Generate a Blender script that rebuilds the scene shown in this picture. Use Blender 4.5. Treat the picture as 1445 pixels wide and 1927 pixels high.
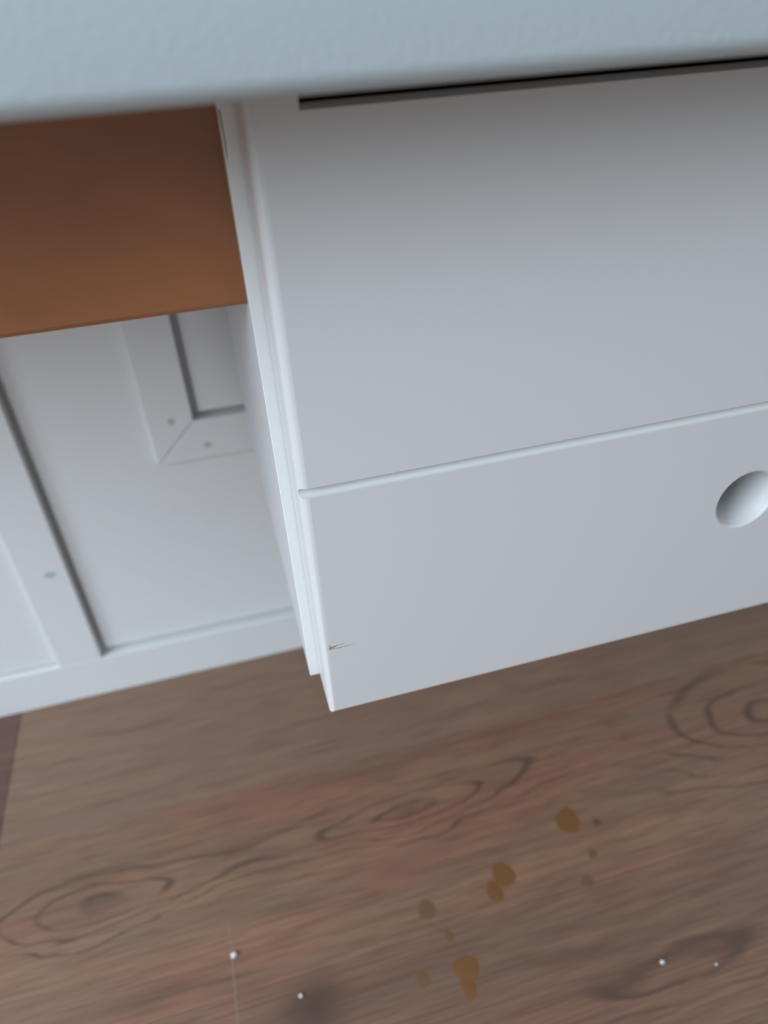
import bpy, bmesh, math, random
from mathutils import Vector, Matrix

for o in list(bpy.data.objects):
    bpy.data.objects.remove(o)
SC = bpy.context.scene
COL = SC.collection
random.seed(7)

# ------------------------------------------------------------------ camera
EYE = 0.74                                   # height of the lens above the floor
cam_d = bpy.data.cameras.new('camera')
cam = bpy.data.objects.new('camera', cam_d)
COL.objects.link(cam)
SC.camera = cam
R = Matrix(((0.96367244, -0.26176076, -0.05307284),
            (-0.19394687, -0.5492032, -0.81287173),
            (0.18363014, 0.7936354, -0.58001967)))      # rows: right, down, forward
m = Matrix.Identity(4)
for i in range(3):
    m[i][0], m[i][1], m[i][2] = R[0][i], -R[1][i], -R[2][i]
m[2][3] = EYE
cam.matrix_world = m
cam_d.sensor_fit = 'HORIZONTAL'
cam_d.sensor_width = 36.0
cam_d.lens = 36.0 * 1361.2242 / 1445.0
cam_d.clip_start = 0.01
cam_d.dof.use_dof = True
cam_d.dof.focus_distance = 0.385
cam_d.dof.aperture_fstop = 6.8

# ------------------------------------------------------------------ daylight
W = bpy.data.worlds.new('daylight')
SC.world = W
W.use_nodes = True
bg = W.node_tree.nodes['Background']
bg.inputs['Color'].default_value = (0.76, 0.89, 1.0, 1)
bg.inputs['Strength'].default_value = 0.63

def area(name, loc, aim, size, power, color):
    d = bpy.data.lights.new(name, 'AREA')
    d.shape = 'RECTANGLE'; d.size, d.size_y = size
    d.energy = power; d.color = color
    o = bpy.data.objects.new(name, d)
    COL.objects.link(o)
    o.location = loc
    o.rotation_euler = (Vector(aim) - Vector(loc)).to_track_quat('-Z', 'Y').to_euler()
    return o
area('window_daylight', (-1.9, -0.6, 1.6), (0.1, 0.4, 0.5), (1.5, 1.3), 80, (0.77, 0.89, 1.0))

SC.view_settings.view_transform = 'Standard'
SC.view_settings.look = 'None'
SC.view_settings.gamma = 1.0
SC.view_settings.use_curve_mapping = False
SC.view_settings.exposure = 0.0

# ------------------------------------------------------------------ helpers
def lin(r, g, b):
    f = lambda c: (c / 255 / 12.92) if c / 255 <= 0.04045 else ((c / 255 + 0.055) / 1.055) ** 2.4
    return (f(r), f(g), f(b), 1.0)

class NT:
    """small helper for building node trees"""
    def __init__(self, name):
        self.m = bpy.data.materials.new(name)
        self.m.use_nodes = True
        self.t = self.m.node_tree
        self.b = self.t.nodes['Principled BSDF']
    def n(self, kind, **kw):
        nd = self.t.nodes.new(kind)
        for k, v in kw.items():
            setattr(nd, k, v)
        return nd
    def put(self, sock, v):
        if hasattr(v, 'is_output'):
            self.t.links.new(v, sock)
        else:
            sock.default_value = v
    def math(self, op, a, b=None, c=None, clamp=False):
        nd = self.n('ShaderNodeMath', operation=op, use_clamp=clamp)
        self.put(nd.inputs[0], a)
        if b is not None: self.put(nd.inputs[1], b)
        if c is not None: self.put(nd.inputs[2], c)
        return nd.outputs[0]
    def mix(self, f, a, b, blend='MIX'):
        nd = self.n('ShaderNodeMix', data_type='RGBA', blend_type=blend)
        self.put(nd.inputs[0], f); self.put(nd.inputs[6], a); self.put(nd.inputs[7], b)
        return nd.outputs[2]
    def smooth(self, v, lo, hi, out0=0.0, out1=1.0):
        nd = self.n('ShaderNodeMapRange', interpolation_type='SMOOTHSTEP')
        self.put(nd.inputs[0], v)
        for i, x in enumerate((lo, hi, out0, out1)):
            nd.inputs[i + 1].default_value = x
        return nd.outputs[0]
    def noise(self, vec, scale, detail=2.0, rough=0.5, dist=0.0):
        nd = self.n('ShaderNodeTexNoise')
        self.put(nd.inputs['Vector'], vec)
        nd.inputs['Scale'].default_value = scale
        nd.inputs['Detail'].default_value = detail
        nd.inputs['Roughness'].default_value = rough
        nd.inputs['Distortion'].default_value = dist
        return nd.outputs['Fac']
    def scaled(self, vec, s, off=(0, 0, 0)):
        nd = self.n('ShaderNodeMapping')
        self.put(nd.inputs['Vector'], vec)
        nd.inputs['Scale'].default_value = s
        nd.inputs['Location'].default_value = off
        return nd.outputs[0]
    def pos(self):
        return self.n('ShaderNodeNewGeometry').outputs['Position']
    def bump(self, h, strength, dist):
        nd = self.n('ShaderNodeBump')
        nd.inputs['Strength'].default_value = strength
        nd.inputs['Distance'].default_value = dist
        self.put(nd.inputs['Height'], h)
        self.t.links.new(nd.outputs[0], self.b.inputs['Normal'])

def paint(name, col, rough, relief=0.15, rscale=900.0, rdist=0.0004, dirt=None, dirt_amt=0.0):
    k = NT(name)
    p = k.n('ShaderNodeTexCoord').outputs['Object']
    c = k.mix(k.math('MULTIPLY', k.noise(p, 14.0, 3.0), 0.10), col, tuple(x * 0.9 for x in col[:3]) + (1,))
    if dirt:
        f = k.smooth(k.noise(p, 38.0, 4.0, 0.6, 0.6), 0.60, 0.74)
        f = k.math('MULTIPLY', f, dirt_amt)
        c = k.mix(f, c, dirt)
    k.put(k.b.inputs['Base Color'], c)
    k.b.inputs['Roughness'].default_value = rough
    k.bump(k.noise(p, rscale, 2.0), relief, rdist)
    return k.m

M = {}
M['front'] = paint('white_satin_paint', lin(212, 211, 210), 0.42, 0.10, 1500.0, 0.0002)
M['carcass'] = paint('white_carcass_paint', lin(236, 237, 236), 0.40, 0.12, 900.0, 0.0002, lin(205, 190, 175), 0.08)
M['side'] = paint('side_panel_shade_tone', lin(201, 200, 201), 0.50, 0.12, 900.0, 0.0002)  # white greyed down: shade on the side face put into the colour
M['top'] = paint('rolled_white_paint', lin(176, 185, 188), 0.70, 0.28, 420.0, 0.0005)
M['panelling'] = paint('old_white_panel_paint', lin(230, 231, 231), 0.45, 0.2, 260.0, 0.0006, lin(205, 190, 172), 0.12)
M['panel_edge'] = M['panelling']

def flat(name, col, rough=0.5, spec=None):
    k = NT(name)
    p = k.n('ShaderNodeTexCoord').outputs['Object']
    k.put(k.b.inputs['Base Color'], k.mix(k.noise(p, 300.0, 3.0), tuple(x * 0.82 for x in col[:3]) + (1,), col))
    k.b.inputs['Roughness'].default_value = rough
    return k.m
M['drip'] = flat('amber_drip', lin(128, 88, 54), 0.40)
M['drip_faint'] = flat('faint_amber_drip', lin(122, 90, 66), 0.45)
M['crumb'] = flat('white_crumb', lin(235, 235, 235), 0.8)
M['dark_speck'] = flat('dark_speck', lin(96, 76, 62), 0.6)
M['chip'] = flat('bare_wood_chip', lin(152, 132, 110), 0.8)
M['nail'] = flat('filled_nail_hole', lin(200, 198, 197), 0.6)
M['smudge'] = flat('green_smudge', lin(182, 208, 204), 0.6)
M['yellow'] = flat('yellowed_mark', lin(218, 216, 200), 0.6)

# brown board under the top
k = NT('brown_board')
p = k.pos()
g1 = k.noise(k.scaled(p, (5, 30, 9)), 2.2, 3.0, 0.5, 0.6)
g2 = k.noise(k.scaled(p, (12, 30, 240)), 3.0, 3.0, 0.55)
c = k.mix(k.smooth(g1, 0.35, 0.70), lin(148, 96, 64), lin(162, 106, 69))
c = k.mix(k.math('MULTIPLY', g2, 0.28), c, lin(138, 87, 58))
k.put(k.b.inputs['Base Color'], c)
k.b.inputs['Roughness'].default_value = 0.36
k.bump(g2, 0.05, 0.0003)
M['brown'] = k.m

# laminate floor: oak figure laid out on the ground plane
def floor_material(name, tint, figure):
    tint = [(c[0] * 0.91, c[1] * 0.79, c[2] * 0.69, 1.0) for c in tint]
    k = NT(name)
    p = k.pos()
    sep = k.n('ShaderNodeSeparateXYZ'); k.put(sep.inputs[0], p)
    warp = k.math('MULTIPLY', k.math('SUBTRACT', k.noise(k.scaled(p, (5, 14, 1)), 1.0, 2.0), 0.5), 0.050)
    warp2 = k.math('MULTIPLY', k.math('SUBTRACT', k.noise(k.scaled(p, (14, 50, 1), (3, 1, 0)), 1.0, 3.0), 0.5), 0.016)
    u = sep.outputs[0]
    v = k.math('ADD', k.math('ADD', sep.outputs[1], warp), warp2)
    S = None
    for (cx, cy, a, b, amp) in figure:
        du = k.math('MULTIPLY', k.math('SUBTRACT', u, cx), 1 / a)
        dv = k.math('MULTIPLY', k.math('SUBTRACT', v, cy), 1 / b)
        r = k.math('ADD', k.math('POWER', k.math('ABSOLUTE', du), 1.7), k.math('MULTIPLY', dv, dv))
        e = k.math('MULTIPLY', k.math('POWER', 2.7183, k.math('MULTIPLY', r, -1.0)), amp)
        S = e if S is None else k.math('ADD', S, e)
    phase = k.math('ADD', k.math('MULTIPLY', S, 3.7), k.math('MULTIPLY', v, 22.0))
    fr = k.math('FRACT', phase)
    tri = k.math('ABSOLUTE', k.math('SUBTRACT', fr, 0.38))
    vein = k.smooth(tri, 0.0, 0.17, 1.0, 0.0)
    amount = k.smooth(k.noise(k.scaled(p, (9, 26, 1), (7, 2, 0)), 1.0, 2.0), 0.28, 0.52)
    near = k.smooth(S, 0.10, 0.34)
    vein = k.math('MULTIPLY', k.math('MULTIPLY', vein, k.math('ADD', k.math('MULTIPLY', near, 0.80), 0.20)), amount)
    fine = k.noise(k.scaled(p, (16, 420, 1)), 1.0, 3.0, 0.6)
    fine2 = k.noise(k.scaled(p, (7, 130, 1), (2, 5, 0)), 1.0, 3.0, 0.6)
    red = k.smooth(k.noise(k.scaled(p, (3.2, 17, 1), (11, 3, 0)), 1.0, 2.0), 0.38, 0.66)
    lightk = k.smooth(k.noise(k.scaled(p, (4, 30, 1), (1, 9, 0)), 1.0, 3.0), 0.40, 0.68)
    c = k.mix(red, tint[0], tint[1])
    c = k.mix(k.math('MULTIPLY', lightk, 0.60), c, tint[2])
    c = k.mix(k.smooth(fine, 0.40, 0.66, 0.0, 0.62), c, tint[3])
    c = k.mix(k.smooth(fine2, 0.46, 0.70, 0.0, 0.55), c, tint[3])
    c = k.mix(k.math('MULTIPLY', vein, 0.82), c, tint[4])
    # knots and dark grain stains that belong to the print
    for (cx, cy, a, b, amt) in ((-0.028, 0.290, 0.032, 0.018, 0.85), (-0.17, 0.338, 0.06, 0.014, 0.45),
                                (0.108, 0.451, 0.020, 0.008, 0.5), (-0.220, 0.446, 0.026, 0.008, 0.45),
                                (0.245, 0.262, 0.07, 0.006, 0.30), (0.15, 0.264, 0.07, 0.005, 0.30)):
        du = k.math('MULTIPLY', k.math('SUBTRACT', u, cx), 1 / a)
        dv = k.math('MULTIPLY', k.math('SUBTRACT', v, cy), 1 / b)
        r = k.math('ADD', k.math('MULTIPLY', du, du), k.math('MULTIPLY', dv, dv))
        e = k.math('MULTIPLY', k.math('POWER', 2.7183, k.math('MULTIPLY', r, -1.0)), amt)
        c = k.mix(e, c, tint[4])
    k.put(k.b.inputs['Base Color'], c)
    k.b.inputs['Roughness'].default_value = 0.50
    k.bump(fine, 0.10, 0.0003)
    return k.m

FIG = ((-0.223, 0.440, 0.115, 0.030, 1.0), (0.105, 0.451, 0.150, 0.026, 1.0), (0.57, 0.440, 0.15, 0.066, 1.30),
       (1.25, 0.43, 0.2, 0.03, 1.0), (-0.95, 0.43, 0.2, 0.03, 1.0))
FIG_B = ((-0.20, 0.66, 0.16, 0.05, 0.22), (0.5, 0.63, 0.2, 0.03, 0.2), (0.30, 0.225, 0.22, 0.030, 0.42))
TI = [lin(140, 119, 104), lin(154, 115, 99), lin(162, 132, 108), lin(116, 90, 78), lin(88, 74, 68)]
TI2 = [lin(146, 124, 110), lin(146, 121, 106), lin(158, 134, 116), lin(122, 100, 88), lin(100, 84, 78)]
TI3 = [lin(112, 88, 82), lin(116, 88, 80), lin(122, 97, 88), lin(96, 72, 68), lin(82, 64, 62)]
TI4 = [lin(132, 111, 98), lin(142, 110, 95), lin(150, 122, 104), lin(110, 86, 75), lin(86, 71, 66)]
M['plank_red'] = floor_material('oak_laminate_warm', TI, FIG)
M['plank_grey'] = floor_material('oak_laminate_grey', TI2, FIG_B)
M['plank_dark'] = floor_material('oak_laminate_dark', TI3, FIG_B)
M['plank_brown'] = floor_material('oak_laminate_brown', TI4, FIG_B)
M['underlay'] = flat('underlay_dark', lin(128, 106, 92), 0.6)
M['scratch'] = flat('pale_scratch', lin(150, 130, 114), 0.5)

def empty(name, loc):
    o = bpy.data.objects.new(name, None)
    COL.objects.link(o)
    o.location = loc
    o.empty_display_size = 0.05
    return o

def wloc(o):
    v = Vector(o.location)
    while o.parent:
        o = o.parent
        v = v + o.location
    return v

def build(name, bm, mat, parent=None, smooth=False):
    """link a bmesh given in world coordinates as one mesh object"""
    bm.normal_update()
    bmesh.ops.recalc_face_normals(bm, faces=bm.faces[:])
    vs = [v.co for v in bm.verts]
    c = Vector([(min(x[i] for x in vs) + max(x[i] for x in vs)) / 2 for i in range(3)])
    c[2] = min(x[2] for x in vs)
    for v in bm.verts:
        v.co -= c
    me = bpy.data.meshes.new(name)
    bm.to_mesh(me); bm.free()
    if smooth:
        me.set_sharp_from_angle(angle=math.radians(50))
    me.materials.append(mat)
    o = bpy.data.objects.new(name, me)
    COL.objects.link(o)
    if parent:
        o.parent = parent
        o.location = c - wloc(parent)
    else:
        o.location = c
    return o

def box(bm, x0, x1, y0, y1, z0, z1):
    r = bmesh.ops.create_cube(bm, size=1.0)
    for v in r['verts']:
        v.co = Vector((x0 if v.co.x < 0 else x1, y0 if v.co.y < 0 else y1, z0 if v.co.z < 0 else z1))
    return r['verts']

def bevel_box(x0, x1, y0, y1, z0, z1, w=0.0006, seg=2, pick=None):
    bm = bmesh.new()
    box(bm, x0, x1, y0, y1, z0, z1)
    ed = [e for e in bm.edges if pick is None or pick(e)]
    bmesh.ops.bevel(bm, geom=ed, offset=w, segments=seg, affect='EDGES', profile=0.5)
    return bm

def prism_xz(pts, y0, y1, bev=0.0):
    """polygon in x,z pushed from y0 (front) to y1"""
    bm = bmesh.new()
    a = [bm.verts.new((x, y0, z)) for x, z in pts]
    b = [bm.verts.new((x, y1, z)) for x, z in pts]
    n = len(pts)
    bm.faces.new(a); bm.faces.new(b[::-1])
    for i in range(n):
        bm.faces.new((a[i], b[i], b[(i + 1) % n], a[(i + 1) % n]))
    if bev:
        ed = [e for e in bm.edges if all(abs(v.co.y - y0) < 1e-6 for v in e.verts)]
        bmesh.ops.bevel(bm, geom=ed, offset=bev, segments=2, affect='EDGES', profile=0.5)
    return bm

def prism_yz(pts, x0, x1):
    bm = bmesh.new()
    a = [bm.verts.new((x0, y, z)) for y, z in pts]
    b = [bm.verts.new((x1, y, z)) for y, z in pts]
    n = len(pts)
    bm.faces.new(a); bm.faces.new(b[::-1])
    for i in range(n):
        bm.faces.new((a[i], b[i], b[(i + 1) % n], a[(i + 1) % n]))
    return bm

def tag(o, label, cat, group=None):
    o['label'] = label; o['category'] = cat
    if group: o['group'] = group
    return o

# ------------------------------------------------------------------ the setting: floor
SEAM0, PW, PL, GAP = 0.5325, 0.2128, 1.285, 0.0002
WALL_Y = 0.7570
bm = bmesh.new(); box(bm, -5.0, 5.0, -6.0, WALL_Y + 0.10, -0.05, -0.0085)
floor = build('floor', bm, M['underlay'])
floor['kind'] = 'structure'
floor['label'] = 'brown oak laminate floor laid in long boards'
rows = []
for r in range(-8, 2):
    y0 = SEAM0 + r * PW
    y1 = min(y0 + PW, WALL_Y)
    if y1 - y0 < 0.02: continue
    rows.append((r, y0, y1))
for r, y0, y1 in rows:
    if r == 0: j = -0.335
    elif r == -1: j = 0.72
    elif r == -2: j = 0.58
    else: j = -0.5 + (r * 0.431) % 1.0
    x = j - 2 * PL
    while x < 1.85:
        xa, xb = max(x, -1.85), min(x + PL, 1.85)
        x += PL
        if xb - xa < 0.03: continue
        if r == 0: mat = M['plank_dark'] if xb <= j + 0.01 else M['plank_grey']
        elif r == -1: mat = M['plank_red']
        elif r == -2: mat = M['plank_brown']
        else: mat = M[random.choice(['plank_red', 'plank_grey', 'plank_brown'])]
        b = bevel_box(xa + GAP / 2, xb - GAP / 2, y0 + GAP / 2, y1 - GAP / 2, -0.0085, 0.0, 0.0005, 1,
                      lambda e: all(v.co.z > -1e-6 for v in e.verts))
        build('plank', b, mat, floor)

def blob(pts_r, h, n=20, seed=0):
    """low dome whose outline is a smooth random lump; pts_r: (cx, cy, rx, ry)"""
    rnd = random.Random(seed)
    bm = bmesh.new()
    cx, cy, rx, ry = pts_r
    ph = [rnd.uniform(0, 6.28) for _ in range(3)]
    out = []
    for i in range(n):
        t = 2 * math.pi * i / n
        s = 1 + 0.05 * math.sin(2 * t + ph[0]) + 0.05 * math.sin(3 * t + ph[1]) + 0.03 * math.sin(5 * t + ph[2])
        out.append((math.cos(t) * rx * s, math.sin(t) * ry * s))
    rings = []
    for f, z in ((1.0, 0.0), (0.8, 0.7), (0.45, 0.95)):
        rings.append([bm.verts.new((cx + x * f, cy + y * f, z * h)) for x, y in out])
    top = bm.verts.new((cx, cy, h))
    for a, b in zip(rings, rings[1:]):
        for i in range(n):
            bm.faces.new((a[i], a[(i + 1) % n], b[(i + 1) % n], b[i]))
    for i in range(n):
        bm.faces.new((rings[-1][i], rings[-1][(i + 1) % n], top))
    bm.faces.new(rings[0][::-1])
    return bm

def join_bm(a, b):
    me = bpy.data.meshes.new('scrap')
    b.to_mesh(me); b.free()
    a.from_mesh(me)
    bpy.data.meshes.remove(me)
    return a

DR = ((((0.272, 0.388, 0.0135, 0.0145),), 'drip'),
      (((0.1823, 0.3530, 0.0120, 0.0125), (0.1670, 0.3395, 0.0080, 0.0110)), 'drip'),
      (((0.2608, 0.3218, 0.0066, 0.0064),), 'drip_faint'),
      (((0.1091, 0.3122, 0.0046, 0.0058),), 'drip_faint'),
      (((0.1155, 0.2815, 0.0125, 0.0110), (0.1115, 0.2655, 0.0065, 0.0110)), 'drip'),
      (((0.0732, 0.2837, 0.0068, 0.0078),), 'drip_faint'),
      (((0.0962, 0.3421, 0.0085, 0.0105),), 'drip_faint'),
      (((0.2794, 0.3464, 0.0052, 0.0054),), 'drip_faint'))
for i, (bl, mt) in enumerate(DR):
    bm = None
    for q, s in enumerate(bl):
        b = blob(s, 0.00018, 20, 10 * i + q)
        bm = b if bm is None else join_bm(bm, b)
    o = build('drip_stain', bm, M[mt], floor, True)
build('dark_speck', blob((0.3002, 0.3768, 0.0045, 0.0042), 0.0006, 12, 77), M['dark_speck'], floor, True)
# faint straight scratch running across two boards
bm = bmesh.new(); box(bm, -0.0962, -0.0951, 0.270, 0.385, 0.0, 0.00015)
build('scratch', bm, M['scratch'], floor)

def crumb(name, x, y, r, label, seed):
    rnd = random.Random(seed)
    bm = bmesh.new()
    bmesh.ops.create_icosphere(bm, subdivisions=2, radius=r)
    for v in bm.verts:
        v.co *= 1 + rnd.uniform(-0.22, 0.22)
        v.co.z *= 0.75
    zmin = min(v.co.z for v in bm.verts)
    for v in bm.verts:
        v.co += Vector((x, y, -zmin))
    o = build(name, bm, M['crumb'])
    tag(o, label, 'crumb')
crumb('plaster_crumb', -0.0938, 0.3540, 0.0028, 'largest white plaster crumb, on the floor at lower left beside the pale scratch', 1)
crumb('plaster_crumb', -0.0377, 0.3017, 0.0018, 'small white plaster crumb lying on the dark knot of the floor', 2)
crumb('plaster_crumb', 0.2896, 0.2344, 0.0019, 'white plaster crumb on the floor at lower right, away from the amber drips', 3)
crumb('plaster_crumb', 0.3354, 0.2194, 0.0011, 'faintest white plaster crumb, rightmost on the floor', 4)

# ------------------------------------------------------------------ the setting: panelled wall
FY, PY, MY = 0.7337, 0.7445, 0.7365        # faces of stiles, of panels, of the mitred frame
bm = bmesh.new(); box(bm, -5.0, 5.0, WALL_Y, WALL_Y + 0.10, 0.0, 2.4)
wall = build('wall_back', bm, M['panelling'])
wall['kind'] = 'structure'
wall['label'] = 'white painted panelled back wall behind the desk'
RAIL_H = 0.0635
build('base_rail', bevel_box(-1.85, 1.85, FY, WALL_Y, 0.0, RAIL_H, 0.0012, 2), M['panelling'], wall)
SX = (-0.2686, -0.2162)
stiles = []
for x0 in (SX[0] - 0.85, SX[0], 0.62):
    s = build('stile', bevel_box(x0, x0 + SX[1] - SX[0], FY, WALL_Y, RAIL_H, 2.35, 0.0012, 2), M['panelling'], wall)
    stiles.append(s)
G = 0.0068
# panel left of the middle stile
build('panel', bevel_box(SX[0] - 0.85 + 0.0524 + G, SX[0] - 0.0008, PY - 0.004, WALL_Y - 0.001, RAIL_H + 0.003, 2.35, 0.001, 1), M['panelling'], wall)
# panel right of it, cut out inside the mitred frame
FX0, FX1, FZ0, FZ1 = -0.0362, 0.50, EYE - 0.3670 + 0.0005, 1.05   # opening of the mitred frame
px0, px1 = SX[1] + G, 0.62 - G
bm = bmesh.new()
box(bm, px0, FX0, PY, WALL_Y - 0.001, RAIL_H + G, 2.35)
box(bm, FX1, px1, PY, WALL_Y - 0.001, RAIL_H + G, 2.35)
box(bm, FX0, FX1, PY, WALL_Y - 0.001, RAIL_H + G, FZ0)
box(bm, FX0, FX1, PY, WALL_Y - 0.001, FZ1, 2.35)
build('panel', bm, M['panelling'], wall)
build('inset_panel', bevel_box(FX0 + 0.0075, FX1 - 0.0075, PY - 0.002, WALL_Y - 0.001, FZ0 + 0.0065, FZ1 - 0.0065, 0.001, 1), M['panelling'], wall)
fw, t = 0.0485, 0.0003
ox0, ox1, oz0, oz1 = FX0 - fw, FX1 + fw, FZ0 - fw, FZ1 + fw
fl = build('frame_member', prism_xz([(ox0, oz0 + 1.6 * t), (FX0, FZ0 + 1.6 * t), (FX0, FZ1), (ox0, oz1)], MY, PY, 0.0012), M['panelling'], wall)
fb = build('frame_member', prism_xz([(ox0 + 1.6 * t, oz0), (ox1 - t, oz0), (FX1 - t, FZ0), (FX0 + 1.6 * t, FZ0)], MY, PY, 0.0012), M['panelling'], wall)
build('frame_member', prism_xz([(ox1, oz0), (ox1, oz1), (FX1, FZ1), (FX1, FZ0)], MY, PY, 0.0012), M['panelling'], wall)
build('frame_member', prism_xz([(ox0, oz1), (FX0, FZ1), (FX1, FZ1), (ox1, oz1)], MY, PY, 0.0012), M['panelling'], wall)

def disc_xz(cx, cz, rx, rz, y, th, seed):
    rnd = random.Random(seed)
    pts = []
    for i in range(14):
        a = 2 * math.pi * i / 14
        s = rnd.uniform(0.8, 1.15)
        pts.append((cx + math.cos(a) * rx * s, cz + math.sin(a) * rz * s))
    return prism_xz(pts, y - th, y)
build('nail_hole', disc_xz(-0.0593, EYE - 0.3632, 0.0042, 0.0042, MY, 0.0002, 1), M['nail'], fl)
build('nail_hole', disc_xz(-0.0268, EYE - 0.3985, 0.0045, 0.0035, MY, 0.0002, 2), M['nail'], fb)
build('paint_smudge', disc_xz(-0.2358, EYE - 0.5301, 0.0075, 0.0042, FY, 0.0002, 3), M['smudge'], stiles[1])['label'] = 'green smudge'

# ------------------------------------------------------------------ the desk
U = EYE - 0.0219                            # underside of the desk top
TOP = U + 0.038
desk = empty('desk', (-0.05, 0.5, 0.0))
tag(desk, 'white painted desk with a thick rounded top, brown apron and hanging drawer unit', 'desk')

# desk top: slab with rounded front edges
TY, r = 0.2280, 0.0062
pts = []
for i in range(9):
    a = math.pi / 2 * i / 8
    pts.append((TY + r - r * math.sin(a), U + r - r * math.cos(a)))
for i in range(9):
    a = math.pi / 2 * i / 8
    pts.append((TY + r - r * math.cos(a), TOP - r + r * math.sin(a)))
pts += [(FY - 0.003, TOP), (FY - 0.003, U)]
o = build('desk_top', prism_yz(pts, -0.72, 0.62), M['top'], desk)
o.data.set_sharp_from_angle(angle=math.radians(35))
# drawer unit
SXL, SXR, SFY, SB = 0.0201, 0.0381, 0.3360, EYE - 0.3664
UNIT_R, UNIT_BACK = 0.5400, 0.700
for x in (SXL, UNIT_R - 0.018):
    o = build('side_panel', bevel_box(x, x + 0.018, SFY + 0.0010, UNIT_BACK, SB, U, 0.0003, 1), M['side'], desk)
    e = build('edge_strip', bevel_box(x, x + 0.018, SFY, SFY + 0.0010, SB, U, 0.0004, 2), M['carcass'], o)  # front edge split off so it stays free of the shade tone
    e['label'] = 'white edge strip'
    if x == SXL:
        bmc = prism_xz([(x + 0.0003, EYE - 0.0335), (x + 0.0010, EYE - 0.0335), (x + 0.0013, EYE - 0.0440), (x + 0.0009, EYE - 0.0530),
                        (x + 0.0006, EYE - 0.0500), (x + 0.0007, EYE - 0.0430)], SFY - 0.00006, SFY + 0.0002)
        build('paint_chip', bmc, M['chip'], o)['label'] = 'worn brown patch'
build('bottom_panel', bevel_box(SXR, UNIT_R - 0.018, SFY, UNIT_BACK, SB, SB + 0.015, 0.0005, 1), M['brown'], desk)  # inner shade put into the colour: brown keeps slot and hole dark
build('back_panel', bevel_box(SXR, UNIT_R - 0.018, UNIT_BACK - 0.008, UNIT_BACK, SB + 0.015, U, 0.0005, 1), M['brown'], desk)  # brown for the same darkening inside the unit
# apron board, lower front corner chamfered
AY, AB = 0.3470, EYE - 0.1170
build('apron', prism_yz([(AY + 0.0020, AB), (AY, AB + 0.0024), (AY, U), (AY + 0.016, U), (AY + 0.016, AB)], -0.66, SXL), M['brown'], desk)
# legs, outside the picture
for x in (-0.70, 0.56):
    for y in (0.33, 0.65):
        build('leg', bevel_box(x, x + 0.045, y, y + 0.045, 0.0, U, 0.003, 2), M['carcass'], desk)

# drawer front: rounded slab, routed groove, finger hole, lowered top edge
X0, X1 = 0.0267, 0.5335
F0, F1 = 0.3000, 0.3348
Z0, Z1 = EYE - 0.3667, U - 0.0002
HX, HZ, HR = 0.2990, EYE - 0.2648, 0.0195
bm = bevel_box(X0, X1, F0, F1, Z0, Z1, 0.0049, 5, lambda e: all(abs(v.co.y - F0) < 1e-6 for v in e.verts))
front = build('drawer_front', bm, M['front'], desk)

def cutter(bm):
    o = build('cutter', bm, M['front'])
    return o
cuts = []
# groove: U shaped channel along x
gz, gr, gd = EYE - 0.19930, 0.0030, 0.0034
pp = [(F0 - 0.004, gz + gr), (F0 + gd - gr, gz + gr)]
for i in range(1, 8):
    a = math.pi * i / 8
    pp.append((F0 + gd - gr + gr * math.sin(a), gz + gr * math.cos(a)))
pp += [(F0 + gd - gr, gz - gr), (F0 - 0.004, gz - gr)]
cuts.append(cutter(prism_yz(pp, X0 - 0.01, X1 + 0.01)))
# top edge lowered and chamfered to the right of the left end
nx = 0.0474
cuts.append(cutter(prism_yz([(F0 - 0.002, EYE - 0.03314), (F0, EYE - 0.0326), (F0 + 0.0078, EYE - 0.03085), (F0 + 0.0086, EYE - 0.044), (F1 + 0.01, EYE - 0.044),
                             (F1 + 0.01, U + 0.01), (F0 - 0.002, U + 0.01)], nx, X1 - 0.02)))
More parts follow.
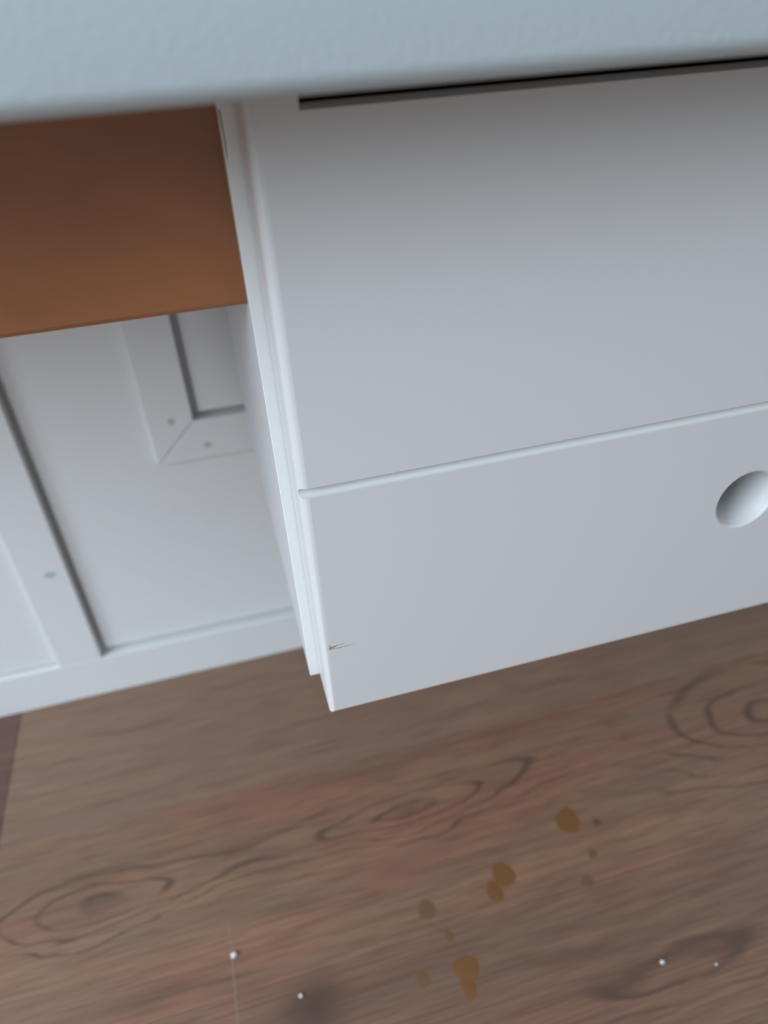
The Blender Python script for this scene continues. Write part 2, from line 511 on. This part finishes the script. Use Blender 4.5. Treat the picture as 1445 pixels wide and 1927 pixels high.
# finger hole with a softened lip
bm = bmesh.new()
n = 64
prof = [(-0.002, HR + 0.0045), (0.0, HR + 0.0016), (0.0006, HR + 0.0006), (0.0016, HR), (0.036, HR), (0.040, HR)]
rings = [[bm.verts.new((HX + math.cos(2 * math.pi * i / n) * q, F0 + d, HZ + math.sin(2 * math.pi * i / n) * q)) for i in range(n)] for d, q in prof]
for a, b in zip(rings, rings[1:]):
    for i in range(n):
        bm.faces.new((a[i], a[(i + 1) % n], b[(i + 1) % n], b[i]))
bm.faces.new(rings[0]); bm.faces.new(rings[-1][::-1])
cuts.append(cutter(bm))
for c in cuts:
    md = front.modifiers.new('cut', 'BOOLEAN')
    md.operation = 'DIFFERENCE'; md.object = c; md.solver = 'EXACT'
bpy.context.view_layer.update()
dg = bpy.context.evaluated_depsgraph_get()
me = bpy.data.meshes.new_from_object(front.evaluated_get(dg), depsgraph=dg)
front.modifiers.clear()
front.data = me
for c in cuts:
    bpy.data.objects.remove(c)
me.set_sharp_from_angle(angle=math.radians(35))
for pl in me.polygons:
    pl.use_smooth = max(abs(c) for c in pl.normal) < 0.9995

# knocked paint on the face near the lower left corner
def strip_xz(pts, w):
    """thin tapering flake along a polyline"""
    L, Rr = [], []
    n = len(pts)
    for i, (x, z) in enumerate(pts):
        a = pts[max(i - 1, 0)]; b = pts[min(i + 1, n - 1)]
        dx, dz = b[0] - a[0], b[1] - a[1]
        l = math.hypot(dx, dz) or 1
        ww = w * (1 - 0.75 * i / (n - 1)) / 2
        L.append((x - dz / l * ww, z + dx / l * ww)); Rr.append((x + dz / l * ww, z - dx / l * ww))
    return prism_xz(L + Rr[::-1], F0 - 0.00008, F0 + 0.0001)
E3 = EYE
bm = None
for ptl, w in (([(0.0312, E3 - 0.3085), (0.0325, E3 - 0.3078), (0.0345, E3 - 0.3080), (0.0358, E3 - 0.3074)], 0.0014),
               ([(0.0312, E3 - 0.3066), (0.0322, E3 - 0.3060)], 0.0009),
               ([(0.0314, E3 - 0.3094), (0.0330, E3 - 0.3090), (0.0352, E3 - 0.3093), (0.0375, E3 - 0.3097)], 0.0007),
               ([(0.0345, E3 - 0.3074), (0.0380, E3 - 0.3070), (0.0405, E3 - 0.3068)], 0.0004),
               ([(0.0372, E3 - 0.3096), (0.0410, E3 - 0.3094), (0.0460, E3 - 0.3090)], 0.0004)):
    b = strip_xz(ptl, w)
    bm = b if bm is None else join_bm(bm, b)
build('paint_scuff', bm, M['chip'], front)['label'] = 'brown paint scuff'
